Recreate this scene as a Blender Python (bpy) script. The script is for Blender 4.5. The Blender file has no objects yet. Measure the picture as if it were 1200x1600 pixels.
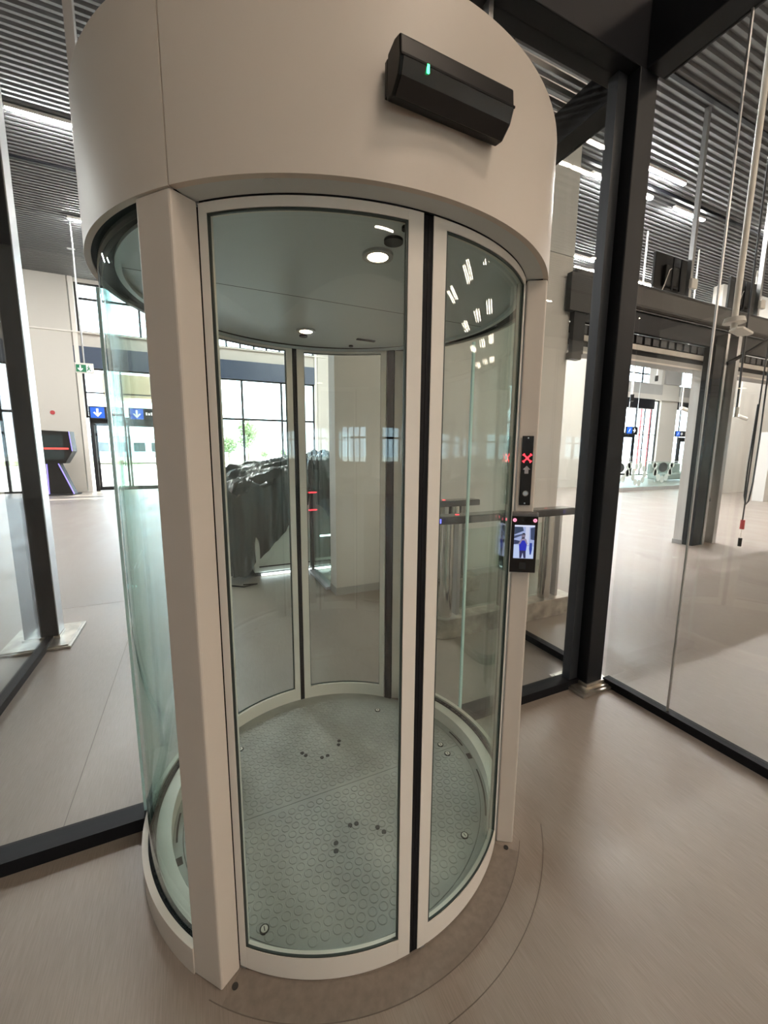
import bpy, math, random
from math import sin, cos, pi, radians
from mathutils import Vector, Matrix
random.seed(7)
S = bpy.context.scene
COL = S.collection

# ------------------------------------------------------------------ camera
cam_d = bpy.data.cameras.new('camera')
cam = bpy.data.objects.new('camera', cam_d)
COL.objects.link(cam)
cam_d.sensor_fit = 'HORIZONTAL'
cam_d.sensor_width = 36.0
cam_d.lens = 634.0 * 36.0 / 1200.0
cam_d.clip_start = 0.02
cam_d.clip_end = 500
R_ = Vector((0.90760591, -0.41976515, 0.00698092))
U_ = Vector((0.05690256, 0.13947409, 0.98858944))
F_ = Vector((0.41594905, 0.89685239, -0.15047322))
m = Matrix((R_, U_, -F_)).transposed().to_4x4()
m.translation = Vector((-0.5244, -1.6262, 1.5504))
cam.matrix_world = m
S.camera = cam

# ------------------------------------------------------------------ world, sun, exposure
W = bpy.data.worlds.new('sky')
S.world = W
W.use_nodes = True
wn = W.node_tree.nodes
wn['Background'].inputs[0].default_value = (0.74, 0.89, 1.0, 1)
wn['Background'].inputs[1].default_value = 7.0
sun_d = bpy.data.lights.new('sun', 'SUN')
sun_d.energy = 12.0
sun_d.angle = 0.01
sun_d.color = (1.0, 0.95, 0.86)
sun = bpy.data.objects.new('sun', sun_d)
COL.objects.link(sun)
sun.rotation_euler = Vector((-0.12, -0.42, -1.0)).to_track_quat('-Z', 'Y').to_euler()
sun.location = (0, 30, 30)
LED = 540.0           # emission of the linear ceiling lights beyond the glass wall
LED_NEAR = 84.0       # the warmer, dimmer ones of the hall behind the photographer
S.view_settings.view_transform = 'Standard'
S.view_settings.look = 'None'
S.view_settings.gamma = 1
S.view_settings.use_curve_mapping = False
S.view_settings.exposure = 0.68
S.cycles.transparent_max_bounces = 48
S.cycles.max_bounces = 10
S.cycles.glossy_bounces = 5
S.cycles.diffuse_bounces = 4
S.cycles.sample_clamp_indirect = 6
S.cycles.caustics_reflective = False
S.cycles.caustics_refractive = False

# ------------------------------------------------------------------ materials
MATS = {}
def mat(name, col=(.5, .5, .5), rough=.5, metal=0., emit=None, estr=0., spec=.5, bump=None, noise=None, coat=0.):
    """bump = (scale xyz, strength, distance); noise = (scale xyz, amount)"""
    if name in MATS: return MATS[name]
    mt = bpy.data.materials.new(name); MATS[name] = mt
    mt.use_nodes = True
    nt = mt.node_tree; N = nt.nodes; L = nt.links
    b = N['Principled BSDF']
    b.inputs['Base Color'].default_value = (*col, 1)
    b.inputs['Roughness'].default_value = rough
    b.inputs['Metallic'].default_value = metal
    b.inputs['Specular IOR Level'].default_value = spec
    b.inputs['Coat Weight'].default_value = coat
    if emit:
        b.inputs['Emission Color'].default_value = (*emit, 1)
        b.inputs['Emission Strength'].default_value = estr
    if bump or noise:
        tc = N.new('ShaderNodeTexCoord')
    if noise:
        mp = N.new('ShaderNodeMapping'); mp.inputs['Scale'].default_value = noise[0]
        L.new(tc.outputs['Object'], mp.inputs[0])
        nz = N.new('ShaderNodeTexNoise'); nz.inputs['Scale'].default_value = 1; nz.inputs['Detail'].default_value = 6
        L.new(mp.outputs[0], nz.inputs[0])
        mr = N.new('ShaderNodeMapRange')
        mr.inputs['From Min'].default_value = .3; mr.inputs['From Max'].default_value = .7
        mr.inputs['To Min'].default_value = 1 - noise[1]; mr.inputs['To Max'].default_value = 1 + noise[1]
        L.new(nz.outputs[0], mr.inputs[0])
        vm = N.new('ShaderNodeVectorMath'); vm.operation = 'SCALE'
        vm.inputs[0].default_value = col
        L.new(mr.outputs[0], vm.inputs['Scale'])
        L.new(vm.outputs[0], b.inputs['Base Color'])
    if bump:
        mp = N.new('ShaderNodeMapping'); mp.inputs['Scale'].default_value = bump[0]
        L.new(tc.outputs['Object'], mp.inputs[0])
        nz = N.new('ShaderNodeTexNoise'); nz.inputs['Scale'].default_value = 1; nz.inputs['Detail'].default_value = 4
        L.new(mp.outputs[0], nz.inputs[0])
        bp = N.new('ShaderNodeBump'); bp.inputs['Strength'].default_value = bump[1]; bp.inputs['Distance'].default_value = bump[2]
        L.new(nz.outputs[0], bp.inputs['Height'])
        L.new(bp.outputs[0], b.inputs['Normal'])
    return mt

def glass_mat(name, tint, edge, refl=.042, dust=.0):
    """thin architectural glass: clear, greener at grazing angles, Schlick reflection"""
    mt = bpy.data.materials.new(name); MATS[name] = mt
    mt.use_nodes = True
    nt = mt.node_tree; N = nt.nodes; L = nt.links
    N.clear()
    out = N.new('ShaderNodeOutputMaterial')
    lw = N.new('ShaderNodeLayerWeight'); lw.inputs['Blend'].default_value = .5
    p5 = N.new('ShaderNodeMath'); p5.operation = 'POWER'; p5.inputs[1].default_value = 5
    L.new(lw.outputs['Facing'], p5.inputs[0])
    ma = N.new('ShaderNodeMath'); ma.operation = 'MULTIPLY_ADD'; ma.inputs[1].default_value = .9; ma.inputs[2].default_value = refl
    L.new(p5.outputs[0], ma.inputs[0])
    p3 = N.new('ShaderNodeMath'); p3.operation = 'POWER'; p3.inputs[1].default_value = 4
    L.new(lw.outputs['Facing'], p3.inputs[0])
    mx = N.new('ShaderNodeMix'); mx.data_type = 'RGBA'
    mx.inputs[6].default_value = (*tint, 1); mx.inputs[7].default_value = (*edge, 1)
    L.new(p3.outputs[0], mx.inputs[0])
    tr = N.new('ShaderNodeBsdfTransparent'); L.new(mx.outputs[2], tr.inputs[0])
    gl = N.new('ShaderNodeBsdfGlossy'); gl.inputs['Roughness'].default_value = .0
    gl.inputs['Color'].default_value = (1, 1, 1, 1)
    ms = N.new('ShaderNodeMixShader')
    L.new(ma.outputs[0], ms.inputs[0]); L.new(tr.outputs[0], ms.inputs[1]); L.new(gl.outputs[0], ms.inputs[2])
    last = ms
    if dust:
        tc = N.new('ShaderNodeTexCoord')
        nz = N.new('ShaderNodeTexNoise'); nz.inputs['Scale'].default_value = 3.0; nz.inputs['Detail'].default_value = 8
        nz.inputs['Roughness'].default_value = .7
        L.new(tc.outputs['Object'], nz.inputs[0])
        mr = N.new('ShaderNodeMapRange'); mr.inputs['From Min'].default_value = .5; mr.inputs['From Max'].default_value = .8
        mr.inputs['To Max'].default_value = dust
        L.new(nz.outputs[0], mr.inputs[0])
        df = N.new('ShaderNodeBsdfDiffuse'); df.inputs[0].default_value = (.8, .8, .78, 1)
        m2 = N.new('ShaderNodeMixShader')
        L.new(mr.outputs[0], m2.inputs[0]); L.new(ms.outputs[0], m2.inputs[1]); L.new(df.outputs[0], m2.inputs[2])
        last = m2
    L.new(last.outputs[0], out.inputs[0])
    return mt

M_coat = mat('white_powder_coat', (.66, .595, .53), .45, bump=((900, 900, 900), .12, .0006))
M_soffit = mat('bounce_toned_coat', (.62, .66, .66), .45)  # floor bounce set into the colour: lighter, cooler copy of the canopy coat
M_frame = mat('light_grey_coat', (.82, .78, .72), .4)
M_black = mat('black_rubber', (.007, .007, .009), .6, spec=.2)
M_gloss_black = mat('gloss_black_plastic', (.006, .006, .007), .12)
M_satin_black = mat('satin_black_plastic', (.005, .005, .005), .38, spec=.3)
M_steel_dark = mat('anthracite_steel', (.007, .008, .011), .5, spec=.25)
M_alu_dark = mat('dark_grey_aluminium', (.035, .039, .046), .45, metal=.2)
M_alu = mat('brushed_aluminium', (.50, .50, .50), .32, metal=.9)
M_chrome = mat('polished_steel', (.62, .60, .56), .12, metal=1.0)
M_plate = mat('worn_steel_plate', (.50, .46, .40), .28, metal=.85, noise=((9, 9, 9), .35))
M_capsule_ceiling = mat('grey_metal_ceiling', (.66, .71, .72), .4, metal=.1)
M_rubber = mat('grey_rubber_floor', (.34, .355, .335), .42, noise=((5, 5, 5), .16))
M_stain = mat('dark_scuff', (.03, .03, .03), .7)
M_white = mat('white_wall_paint', (.66, .635, .60), .75, noise=((.6, .6, .6), .04))
M_wall = mat('beige_panel', (.60, .57, .52), .6)
M_greywall = mat('grey_panel', (.40, .39, .375), .6)
M_navy = mat('navy_fascia', (.035, .06, .11), .4)
M_deck = mat('galvanised_deck', (.165, .17, .175), .62, spec=.3)
M_dark_hall = mat('dark_duct', (.028, .025, .022), .45)
M_plastic = mat('black_polythene', (.028, .040, .040), .13, spec=.7, bump=((18, 18, 30), .25, .02))
M_cab = mat('pale_grey_cabinet', (.78, .80, .76), .4)
M_tealglass = mat('dark_tinted_panel', (.02, .035, .038), .1)
M_led = mat('led_white', (1, 1, 1), .5, emit=(1.0, .975, .95), estr=LED)
M_led_near = mat('led_warm', (1, 1, 1), .5, emit=(1.0, .81, .64), estr=LED_NEAR)
M_spot = mat('warm_spot_lamp', (1, 1, 1), .5, emit=(1.0, .72, .42), estr=34)
M_red = mat('red_led', (.3, 0, 0), .4, emit=(1, .02, .03), estr=4)
M_pink = mat('pink_led', (.3, .1, .1), .4, emit=(1, .25, .38), estr=1.3)
M_green = mat('green_led', (0, .3, .1), .4, emit=(.05, 1, .25), estr=4)
M_blue = mat('blue_led', (0, 0, .3), .4, emit=(.12, .12, 1), estr=2.5)
M_violet = mat('violet_led', (.1, .05, .3), .4, emit=(.25, .2, 1), estr=1.6)
M_floorglow = mat('white_floor_led', (1, 1, 1), .5, emit=(.9, .97, 1), estr=5)
M_sign_green = mat('exit_green', (.01, .13, .06), .5, emit=(.0, .20, .09), estr=.35)
M_sign_white = mat('sign_white', (.8, .8, .78), .5, emit=(1, 1, 1), estr=.35)
M_sign_blue = mat('sign_blue', (.01, .08, .42), .5, emit=(.0, .12, .8), estr=.5)
M_print = mat('frosted_print', (.62, .68, .64), .6)
M_print_dark = mat('dark_print', (.03, .035, .035), .6)
M_arrow = mat('grey_arrow_print', (.42, .40, .42), .5)
M_grass = mat('grass', (.36, .38, .20), .9, noise=((.7, .7, .7), .3))
M_leaf = mat('tree_leaves', (.20, .27, .12), .8)
M_bark = mat('bark', (.2, .15, .1), .9)
M_concrete = mat('pale_concrete', (.70, .67, .60), .85)
M_car = mat('grey_car_paint', (.12, .14, .15), .25)
M_orange = mat('orange_plastic', (.8, .16, .05), .5)
M_redpaint = mat('red_paint', (.55, .06, .07), .5)
M_tan = mat('tan_board', (.55, .42, .28), .8)

G_clear = glass_mat('clear_glass', (.965, .975, .97), (.80, .88, .85), .040, .010)
G_curved = glass_mat('curved_green_glass', (.958, .988, .978), (.56, .80, .74), .040, .006)
G_far = glass_mat('facade_glass', (.97, .98, .98), (.9, .95, .93), .03)
G_rail = glass_mat('balustrade_glass', (.86, .93, .90), (.6, .8, .72), .04)

def floor_mat():
    mt = bpy.data.materials.new('vinyl_floor'); mt.use_nodes = True
    nt = mt.node_tree; N = nt.nodes; L = nt.links; b = N['Principled BSDF']
    tc = N.new('ShaderNodeTexCoord')
    def noise(sc, det, rough=.5):
        mp = N.new('ShaderNodeMapping'); mp.inputs['Scale'].default_value = sc
        L.new(tc.outputs['Object'], mp.inputs[0])
        nz = N.new('ShaderNodeTexNoise'); nz.inputs['Scale'].default_value = 1
        nz.inputs['Detail'].default_value = det; nz.inputs['Roughness'].default_value = rough
        L.new(mp.outputs[0], nz.inputs[0]); return nz.outputs[0]
    grain = noise((300, 12, 1), 3)
    wear = noise((2.6, .8, 1), 8, .65)
    speck = noise((5, 5, 1), 10, .75)
    def rng(s, a, b_, c, d):
        mr = N.new('ShaderNodeMapRange'); L.new(s, mr.inputs[0])
        for k, v in zip((1, 2, 3, 4), (a, b_, c, d)): mr.inputs[k].default_value = v
        return mr.outputs[0]
    def math_(op, a, b_):
        q = N.new('ShaderNodeMath'); q.operation = op
        for i, v in enumerate((a, b_)):
            if isinstance(v, (int, float)): q.inputs[i].default_value = v
            else: L.new(v, q.inputs[i])
        return q.outputs[0]
    k = math_('MULTIPLY', rng(grain, .3, .7, .90, 1.10), rng(wear, .3, .7, .90, 1.10))
    k = math_('ADD', k, rng(speck, .66, .80, 0, .28))
    vm = N.new('ShaderNodeVectorMath'); vm.operation = 'SCALE'
    vm.inputs[0].default_value = (.29, .245, .212)
    L.new(k, vm.inputs['Scale']); L.new(vm.outputs[0], b.inputs['Base Color'])
    L.new(rng(wear, .3, .7, .30, .50), b.inputs['Roughness'])
    b.inputs['Specular IOR Level'].default_value = .42
    bp = N.new('ShaderNodeBump'); bp.inputs['Strength'].default_value = .35; bp.inputs['Distance'].default_value = .004
    L.new(math_('ADD', noise((7, 2.2, 1), 6, .6), math_('MULTIPLY', grain, .06)), bp.inputs['Height'])
    L.new(bp.outputs[0], b.inputs['Normal'])
    return mt
M_floor = floor_mat()

# ------------------------------------------------------------------ mesh helpers
def pt(r, th, z):
    """polar point about the capsule axis; th in degrees, 0 towards the photographer, + to the right"""
    a = radians(th)
    return (r * sin(a), -r * cos(a), z)

class B:
    def __init__(self): self.v = []; self.f = []; self.s = []
    def face(self, pts, smooth=False):
        n = len(self.v); self.v += [tuple(p) for p in pts]
        self.f.append(tuple(range(n, n + len(pts)))); self.s.append(smooth)
    def grid(self, rows, smooth=True, flip=False):
        n = len(self.v); w = len(rows[0])
        for r in rows: self.v += [tuple(p) for p in r]
        for i in range(len(rows) - 1):
            for j in range(w - 1):
                q = (n + i * w + j, n + i * w + j + 1, n + (i + 1) * w + j + 1, n + (i + 1) * w + j)
                self.f.append(q[::-1] if flip else q); self.s.append(smooth)
        return self
    def box(self, x0, x1, y0, y1, z0, z1):
        n = len(self.v)
        self.v += [(x, y, z) for z in (z0, z1) for y in (y0, y1) for x in (x0, x1)]
        for q in ((0, 2, 3, 1), (4, 5, 7, 6), (0, 1, 5, 4), (2, 6, 7, 3), (0, 4, 6, 2), (1, 3, 7, 5)):
            self.f.append(tuple(n + i for i in q)); self.s.append(False)
        return self
    def prism(self, poly, z0, z1, axis='z'):
        n = len(self.v); k = len(poly)
        for z in (z0, z1):
            for a, b in poly:
                self.v.append({'z': (a, b, z), 'y': (a, z, b), 'x': (z, a, b)}[axis])
        self.f.append(tuple(range(n, n + k))[::-1]); self.s.append(False)
        self.f.append(tuple(range(n + k, n + 2 * k))); self.s.append(False)
        for i in range(k):
            j = (i + 1) % k
            self.f.append((n + i, n + j, n + k + j, n + k + i)); self.s.append(False)
        return self
    def arc(self, r0, r1, a0, a1, z0, z1, step=2.0):
        n = max(1, int(abs(a1 - a0) / step + .99))
        A = [a0 + (a1 - a0) * i / n for i in range(n + 1)]
        self.grid([[pt(r1, a, z) for a in A] for z in (z0, z1)])
        self.grid([[pt(r0, a, z) for a in A] for z in (z0, z1)], flip=True)
        self.grid([[pt(r, a, z1) for a in A] for r in (r1, r0)], smooth=False)
        self.grid([[pt(r, a, z0) for a in A] for r in (r1, r0)], smooth=False, flip=True)
        if abs(a1 - a0) < 359.9:
            for a, fl in ((a0, False), (a1, True)):
                q = [pt(r0, a, z0), pt(r1, a, z0), pt(r1, a, z1), pt(r0, a, z1)]
                self.face(q if not fl else q[::-1])
        return self
    def cyl(self, p0, p1, r, n=16, r1=None, caps=True):
        p0 = Vector(p0); p1 = Vector(p1); d = (p1 - p0).normalized()
        u = d.orthogonal().normalized(); w = d.cross(u)
        r1 = r if r1 is None else r1
        rows = [[p + (u * cos(2 * pi * i / n) + w * sin(2 * pi * i / n)) * rr for i in range(n + 1)] for p, rr in ((p0, r), (p1, r1))]
        self.grid(rows)
        if caps:
            self.face(rows[0][:-1][::-1]); self.face(rows[1][:-1])
        return self
    def disc(self, c, r, z, n=40, up=True, hole=0):
        if hole:
            rows = [[(c[0] + rr * cos(2 * pi * i / n), c[1] + rr * sin(2 * pi * i / n), z) for i in range(n + 1)] for rr in (hole, r)]
            self.grid(rows, smooth=False, flip=up)
        else:
            q = [(c[0] + r * cos(2 * pi * i / n), c[1] + r * sin(2 * pi * i / n), z) for i in range(n)]
            self.face(q if up else q[::-1])
        return self
    def tube(self, pts, r, n=8):
        P = [Vector(p) for p in pts]
        rows = []
        u = None
        for i, p in enumerate(P):
            d = (P[min(i + 1, len(P) - 1)] - P[max(i - 1, 0)]).normalized()
            if u is None: u = d.orthogonal().normalized()
            u = (u - d * u.dot(d)).normalized(); w = d.cross(u)
            rows.append([p + (u * cos(2 * pi * k / n) + w * sin(2 * pi * k / n)) * r for k in range(n + 1)])
        self.grid(rows); self.face(rows[0][:-1]); self.face(rows[-1][:-1][::-1])
        return self
    def build(self, name, mt, parent=None, bevel=0, label=None, segs=2, fix=True):
        me = bpy.data.meshes.new(name)
        me.from_pydata(self.v, [], self.f)
        me.polygons.foreach_set('use_smooth', self.s)
        me.materials.append(mt)
        me.update()
        o = bpy.data.objects.new(name, me)
        COL.objects.link(o)
        if parent: o.parent = parent
        if bevel:
            md = o.modifiers.new('bevel', 'BEVEL'); md.width = bevel; md.segments = segs; md.limit_method = 'ANGLE'
            md.harden_normals = False
        if label: o['label'] = label
        return o

def tag(o, label, cat, group=None):
    o['label'] = label; o['category'] = cat
    if group: o['group'] = group
    return o
def thing(name, label, cat, loc=(0, 0, 0), rz=0, group=None):
    o = bpy.data.objects.new(name, None); COL.objects.link(o)
    o.location = loc; o.rotation_euler = (0, 0, rz); o.empty_display_size = .1
    return tag(o, label, cat, group)
def struct(o): o['kind'] = 'structure'; return o
def copy_tree(o, parent=None):
    c = o.copy(); COL.objects.link(c)
    if parent: c.parent = parent
    for ch in list(o.children): copy_tree(ch, c)
    return c

# ------------------------------------------------------------------ the room
X0, X1, Y0, Y1, ZC = -16.0, 40.0, -14.0, 16.2, 7.25
floor = struct(B().box(X0, X1, Y0, Y1, -.3, 0).build('floor', M_floor))
# fine joints in the floor covering around the capsule
def joint(a0, a1, r, w=.0022):
    B().arc(r, r + w, a0, a1, 0.0003, .0012, 1.5).build('floor_joint', mat('floor_joint', (.15, .122, .105), .6), floor)
B().arc(.7225, .812, -42, 41.5, .0002, .0008, 1.5).build('floor_ring_plate', mat('floor_ring', (.235, .198, .170), .45, noise=((40, 40, 40), .12)), floor)
joint(-45, 45, .812); joint(-30, 52, .90)
for x0, x1, y0, y1 in ((-1.105, -1.102, .2, 2.6), (-2.0, -1.16, 3.1, 3.103)):
    B().box(x0, x1, y0, y1, .0003, .0010).build('floor_joint', mat('floor_joint', (.15, .122, .105), .6), floor)

# corrugated steel deck ceiling: ribs run along x
b = B(); pitch = .12; y = Y0; prof = []
while y < Y1:
    prof += [(y, ZC), (y + .045, ZC), (y + .060, ZC + .045), (y + .105, ZC + .045)]
    y += pitch
b.grid([[(x, a, z) for a, z in prof] for x in (X0, X1)], smooth=False)
ceiling = struct(b.build('ceiling', M_deck))
# dark joints / purlins between deck sheets
for yy, z, hgt in ((4.82, ZC - .0, .05), (-5.2, ZC, .05), (9.6, ZC, .05), (3.0, ZC, .03), (-1.6, ZC, .03)):
    B().box(X0, X1, yy - .03, yy + .03, z - hgt, z - .001).build('ceiling_purlin', M_steel_dark, ceiling)
B().box(X0, X1, Y0, Y1, ZC + .06, ZC + .2).build('roof_slab', M_dark_hall, ceiling)
struct(B().box(X0 - .3, X0, Y0, Y1, 0, ZC + .2).build('wall_left', M_wall))
struct(B().box(X1, X1 + .3, Y0, Y1, 0, ZC + .2).build('wall_right', M_wall))

# ---- far glazed facade (y = 16.2)
wb = struct(B().box(X0, 8, Y1, Y1 + .25, 5.0, 5.46).box(14, X1, Y1, Y1 + .25, 5.3, 6.0).box(X0, X1, Y1, Y1 + .25, ZC - .12, ZC + .2).build('wall_back', M_wall))
def bwall(x0, x1, z0=0, z1=ZC, mt=M_wall, nm='pillar', y0=Y1 - .12, y1=Y1 + .35):
    return B().box(x0, x1, y0, y1, z0, z1).build(nm, mt, wb)
for a, c in ((-16, -6.4), (-5.75, -4.1), (4.48, 7.2), (14, 16), (21.8, 23.4), (28.25, 30.05), (36, 40)):
    bwall(a, c)
bwall(-4.06, -3.93, mt=M_frame, nm='pillar_edge')
bwall(4.36, 4.46, mt=M_frame, nm='pillar_edge')
B().box(X0, 8, Y1 - .10, Y1 + .15, 4.33, 5.03).build('fascia', M_navy, wb)
B().box(X0, 8, Y1 - .16, Y1 + .15, 5.46, 5.50).build('fascia_sill', M_frame, wb)
B().box(14, X1, Y1 - .10, Y1 + .15, 5.34, 6.0).build('fascia', M_greywall, wb)
B().box(14, X1, Y1 - .3, Y1 + .15, 4.98, 5.30).build('lintel', M_wall, wb)
wi = 0
def window(x0, x1, z0, z1, vm, hm, mt=M_steel_dark, bar=.045, glass=True, y=Y1 + .02):
    global wi
    wi += 1
    b = B()
    b.box(x0, x0 + .06, y, y + .08, z0, z1).box(x1 - .06, x1, y, y + .08, z0, z1)
    b.box(x0, x1, y, y + .08, z0, z0 + .06).box(x0, x1, y, y + .08, z1 - .06, z1)
    w = struct(b.build(f'window_{wi}', mt))
    for v in vm: B().box(v - bar / 2, v + bar / 2, y + .001, y + .07, z0, z1).build('mullion', mt, w)
    for h in hm: B().box(x0, x1, y + .002, y + .06, h - bar / 2, h + bar / 2).build('transom', mt, w)
    if glass:
        xs = [x0] + list(vm) + [x1]
        for a, c in zip(xs, xs[1:]):
            B().box(a + .02, c - .02, y + .03, y + .04, z0 + .02, z1 - .02).build('pane', G_far, w)
    return w
window(-3.93, 4.36, 5.50, 7.13, [-2.05, -.72, -.18, .34, .86, 1.38, 1.90, 2.40, 2.92, 3.44, 3.9], [6.62], bar=.07)
window(-1.62, 4.36, .0, 4.34, [-.2, 1.37, 2.95], [2.76], bar=.085)
window(-3.93, -1.62, 2.62, 4.34, [-2.8], [3.5])
window(-6.4, -5.75, .0, 4.34, [], [2.7]); window(-6.4, -5.75, 5.50, 7.13, [], [])
window(23.4, 28.25, 6.0, 7.13, [24.7, 26.3, 27.4], [6.6], bar=.08)
window(26.0, 28.25, 0, 4.98, [26.9, 27.6], [2.7])
window(23.4, 24.6, 0, 4.98, [24.2], [2.7])
window(30.05, 36, 0, 4.98, [30.8, 32.6], [2.75])
window(30.05, 36, 6.0, 7.13, [32, 34], [])
window(16, 21.8, 0, 7.13, [17.5, 19, 20.5], [2.7, 5.2])
window(7.2, 14, 0, 7.13, [9, 11, 12.5], [2.7, 5.2])
# white roller blinds / bright panel and dark rolled shutters in the right bay
B().box(26.9, 28.2, Y1 - .02, Y1 + .0, 6.02, 7.0).build('window_blind', mat('blind', (.85, .84, .8), .7), wb)
B().box(28.3, 30.0, Y1 - .25, Y1 - .13, 6.05, 6.95).build('ceiling_panel', M_greywall, wb)
B().box(23.4, 27.2, Y1 - .35, Y1 - .05, 4.35, 4.97).build('roller_shutter_box', M_steel_dark, wb)
B().box(30.06, 32.8, Y1 - .2, Y1 - .05, 4.45, 4.97).build('roller_shutter_box', M_steel_dark, wb)
# doors
def door(n, x0, x1, z1, leaves, y=Y1 - .02, mt=M_steel_dark):
    b = B()
    b.box(x0, x0 + .12, y, y + .12, 0, z1).box(x1 - .12, x1, y, y + .12, 0, z1).box(x0, x1, y, y + .12, z1 - .12, z1 + .1)
    d = struct(b.build(f'door_{n}', mt))
    w = (x1 - x0 - .24) / leaves
    for i in range(leaves):
        a = x0 + .12 + i * w; c = a + w
        lf = B().box(a + .01, a + .08, y + .02, y + .08, .02, z1 - .12).box(c - .08, c - .01, y + .02, y + .08, .02, z1 - .12)
        lf.box(a, c, y + .02, y + .08, .02, .16).box(a, c, y + .02, y + .08, z1 - .2, z1 - .12).box(a, c, y + .03, y + .07, .98, 1.02)
        lo = lf.build('door_leaf', mt, d)
        B().box(a + .08, c - .08, y + .045, y + .055, .16, z1 - .2).build('pane', G_far, lo)
        B().cyl((c - .12, y - .04, .9), (c - .12, y - .04, 1.3), .015, 8).build('door_handle', M_alu, lo)
door(1, -3.85, -1.62, 2.55, 2)
door(2, 24.6, 26.0, 2.7, 1)
door(3, 30.9, 32.5, 2.5, 1)

# ---- hall behind the photographer
wf = struct(B().box(X0, X1, Y0 - .25, Y0, 2.35, ZC + .2).box(X0, X1, Y0 - .25, Y0, 0, 1.15).build('wall_front', M_wall))
for i in range(11):
    x = -16 + i * 5.2
    B().box(x, x + 2.2, Y0 - .35, Y0 + .12, 1.15, 2.35).build('pillar', M_wall, wf)
    for k in range(1, 4):
        B().box(x + 2.2 + k * .75 - .07, x + 2.2 + k * .75 + .07, Y0 - .1, Y0, 1.15, 2.35).build('mullion', M_steel_dark, wf)
B().box(X0, X1, Y0 - .1, Y0, 1.95, 2.02).build('transom', M_steel_dark, wf)
B().box(X0, X1, Y0 - .22, Y0 - .21, 1.1, 2.4).build('dimming_pane', glass_mat('dimming_glass', (.62, .66, .66), (.5, .55, .55), .05), wf)  # unseen pane, added to dim these windows' reflections in the capsule glass

# ------------------------------------------------------------------ outside
og = struct(B().box(-80, 140, Y1 + .25, 120, -.4, -.02).box(-80, 140, -90, Y0 - .25, -.4, -.02).build('ground', M_concrete))
B().box(-80, 140, 44, 58, -.02, .02).build('verge', M_grass, og)
def tree(x, y, h, r, label, n=900):
    t = thing('broadleaf_tree', label, 'tree', (x, y, -.02))
    B().cyl((0, 0, 0), (0, 0, h * .55), .12, 8, .06).build('trunk', M_bark, t)
    b = B(); rnd = random.Random(int(x * 10))
    for _ in range(n):
        a = rnd.uniform(0, 2 * pi); u = rnd.uniform(-1, 1); q = rnd.random() ** .45
        c = Vector((cos(a) * math.sqrt(1 - u * u) * r * q, sin(a) * math.sqrt(1 - u * u) * r * q, h * .66 + u * h * .36 * q))
        c.x += .25 * r * sin(c.z * 2.1 + x); c.y += .25 * r * cos(c.z * 1.7)
        d1 = Vector((rnd.uniform(-1, 1), rnd.uniform(-1, 1), rnd.uniform(-1, 1))).normalized() * .2
        d2 = d1.orthogonal().normalized() * .12
        b.face([c - d1, c + d2, c + d1, c - d2])
    b.build('foliage', M_leaf, t)['kind'] = 'stuff'
tree(6.3, 58, 5.6, 1.35, 'tall pale green tree outside behind the window mullion, seen through the capsule')
tree(3.9, 60, 3.4, 1.0, 'low bushy green tree outside just left of the taller one', 500)
tree(-16, 40, 4.5, 1.8, 'green tree outside at the far left behind the parked car', 700)
for i, x in enumerate((9.2, 11.8, 13.2, 15.0)):
    tree(x, 62, 1.3 + .3 * (i % 2), .6, ['small shrub outside, leftmost of the row right of the trees', 'small shrub outside, second in the row right of the trees',
         'small shrub outside, third in the row right of the trees', 'small shrub outside, rightmost of the row right of the trees'][i], 160)
t = thing('low_building', 'pale glazed low building outside across the car park', 'building', (-1, 85, 0))
B().box(-16, 8, 0, 8, -.02, 3.4).build('wall', mat('pale_blue_cladding', (.55, .66, .70), .6), t)
B().box(-16.3, 8.3, -.3, 8.3, 3.4, 3.7).build('roof', M_greywall, t)
for k in range(8): B().box(-15 + k * 2.8, -13.2 + k * 2.8, -.08, 0, 1.0, 2.6).build('window', M_tealglass, t)
# parked car seen at the left edge
t = thing('parked_car', 'grey car parked outside at the left edge of the photo', 'car', (-10.6, 23.0, -.02), radians(8))
prof = [(-2.1, .3), (-2.15, .75), (-1.9, .95), (-1.1, 1.0), (-.5, 1.42), (.9, 1.45), (1.7, 1.02), (2.1, .95), (2.2, .6), (2.15, .3)]
B().prism(prof, -.85, .85, 'y').build('body', M_car, t, bevel=.06)
B().prism([(-.95, 1.02), (-.45, 1.36), (.85, 1.39), (1.45, 1.04)], -.86, .86, 'y').build('side_window', M_tealglass, t)
for sx in (-1.35, 1.35):
    for sy in (-.8, .8):
        B().cyl((sx, sy - .1, .32), (sx, sy + .1, .32), .33, 20).build('wheel', M_black, t)
t = thing('barrier_post', 'orange and white striped barrier post outside beside the grey car', 'barrier', (-7.95, 21.0, -.02))
B().cyl((0, 0, .06), (0, 0, 1.0), .07, 12).build('post', M_orange, t)
for z in (.3, .6, .88): B().cyl((0, 0, z), (0, 0, z + .1), .073, 12, caps=True).build('stripe', M_sign_white, t)
B().cyl((0, 0, 0), (0, 0, .06), .2, 14).build('foot', M_black, t)
t = thing('round_road_sign', 'small round red road sign outside left of the covered machine', 'road sign', (.85, 24, -.02))
B().cyl((0, 0, 0), (0, 0, 1.0), .03, 8).build('post', M_alu, t)
B().cyl((0, -.04, 1.0), (0, -.06, 1.0), .2, 24).build('sign_disc', M_redpaint, t)
t = thing('bollard', 'red topped white bollard outside behind the left glass door', 'bollard', (-3.55, 20, -.02))
B().cyl((0, 0, 0), (0, 0, .85), .09, 14).build('post', M_sign_white, t)
B().cyl((0, 0, .85), (0, 0, 1.05), .12, 14).build('cap', M_redpaint, t)
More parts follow.
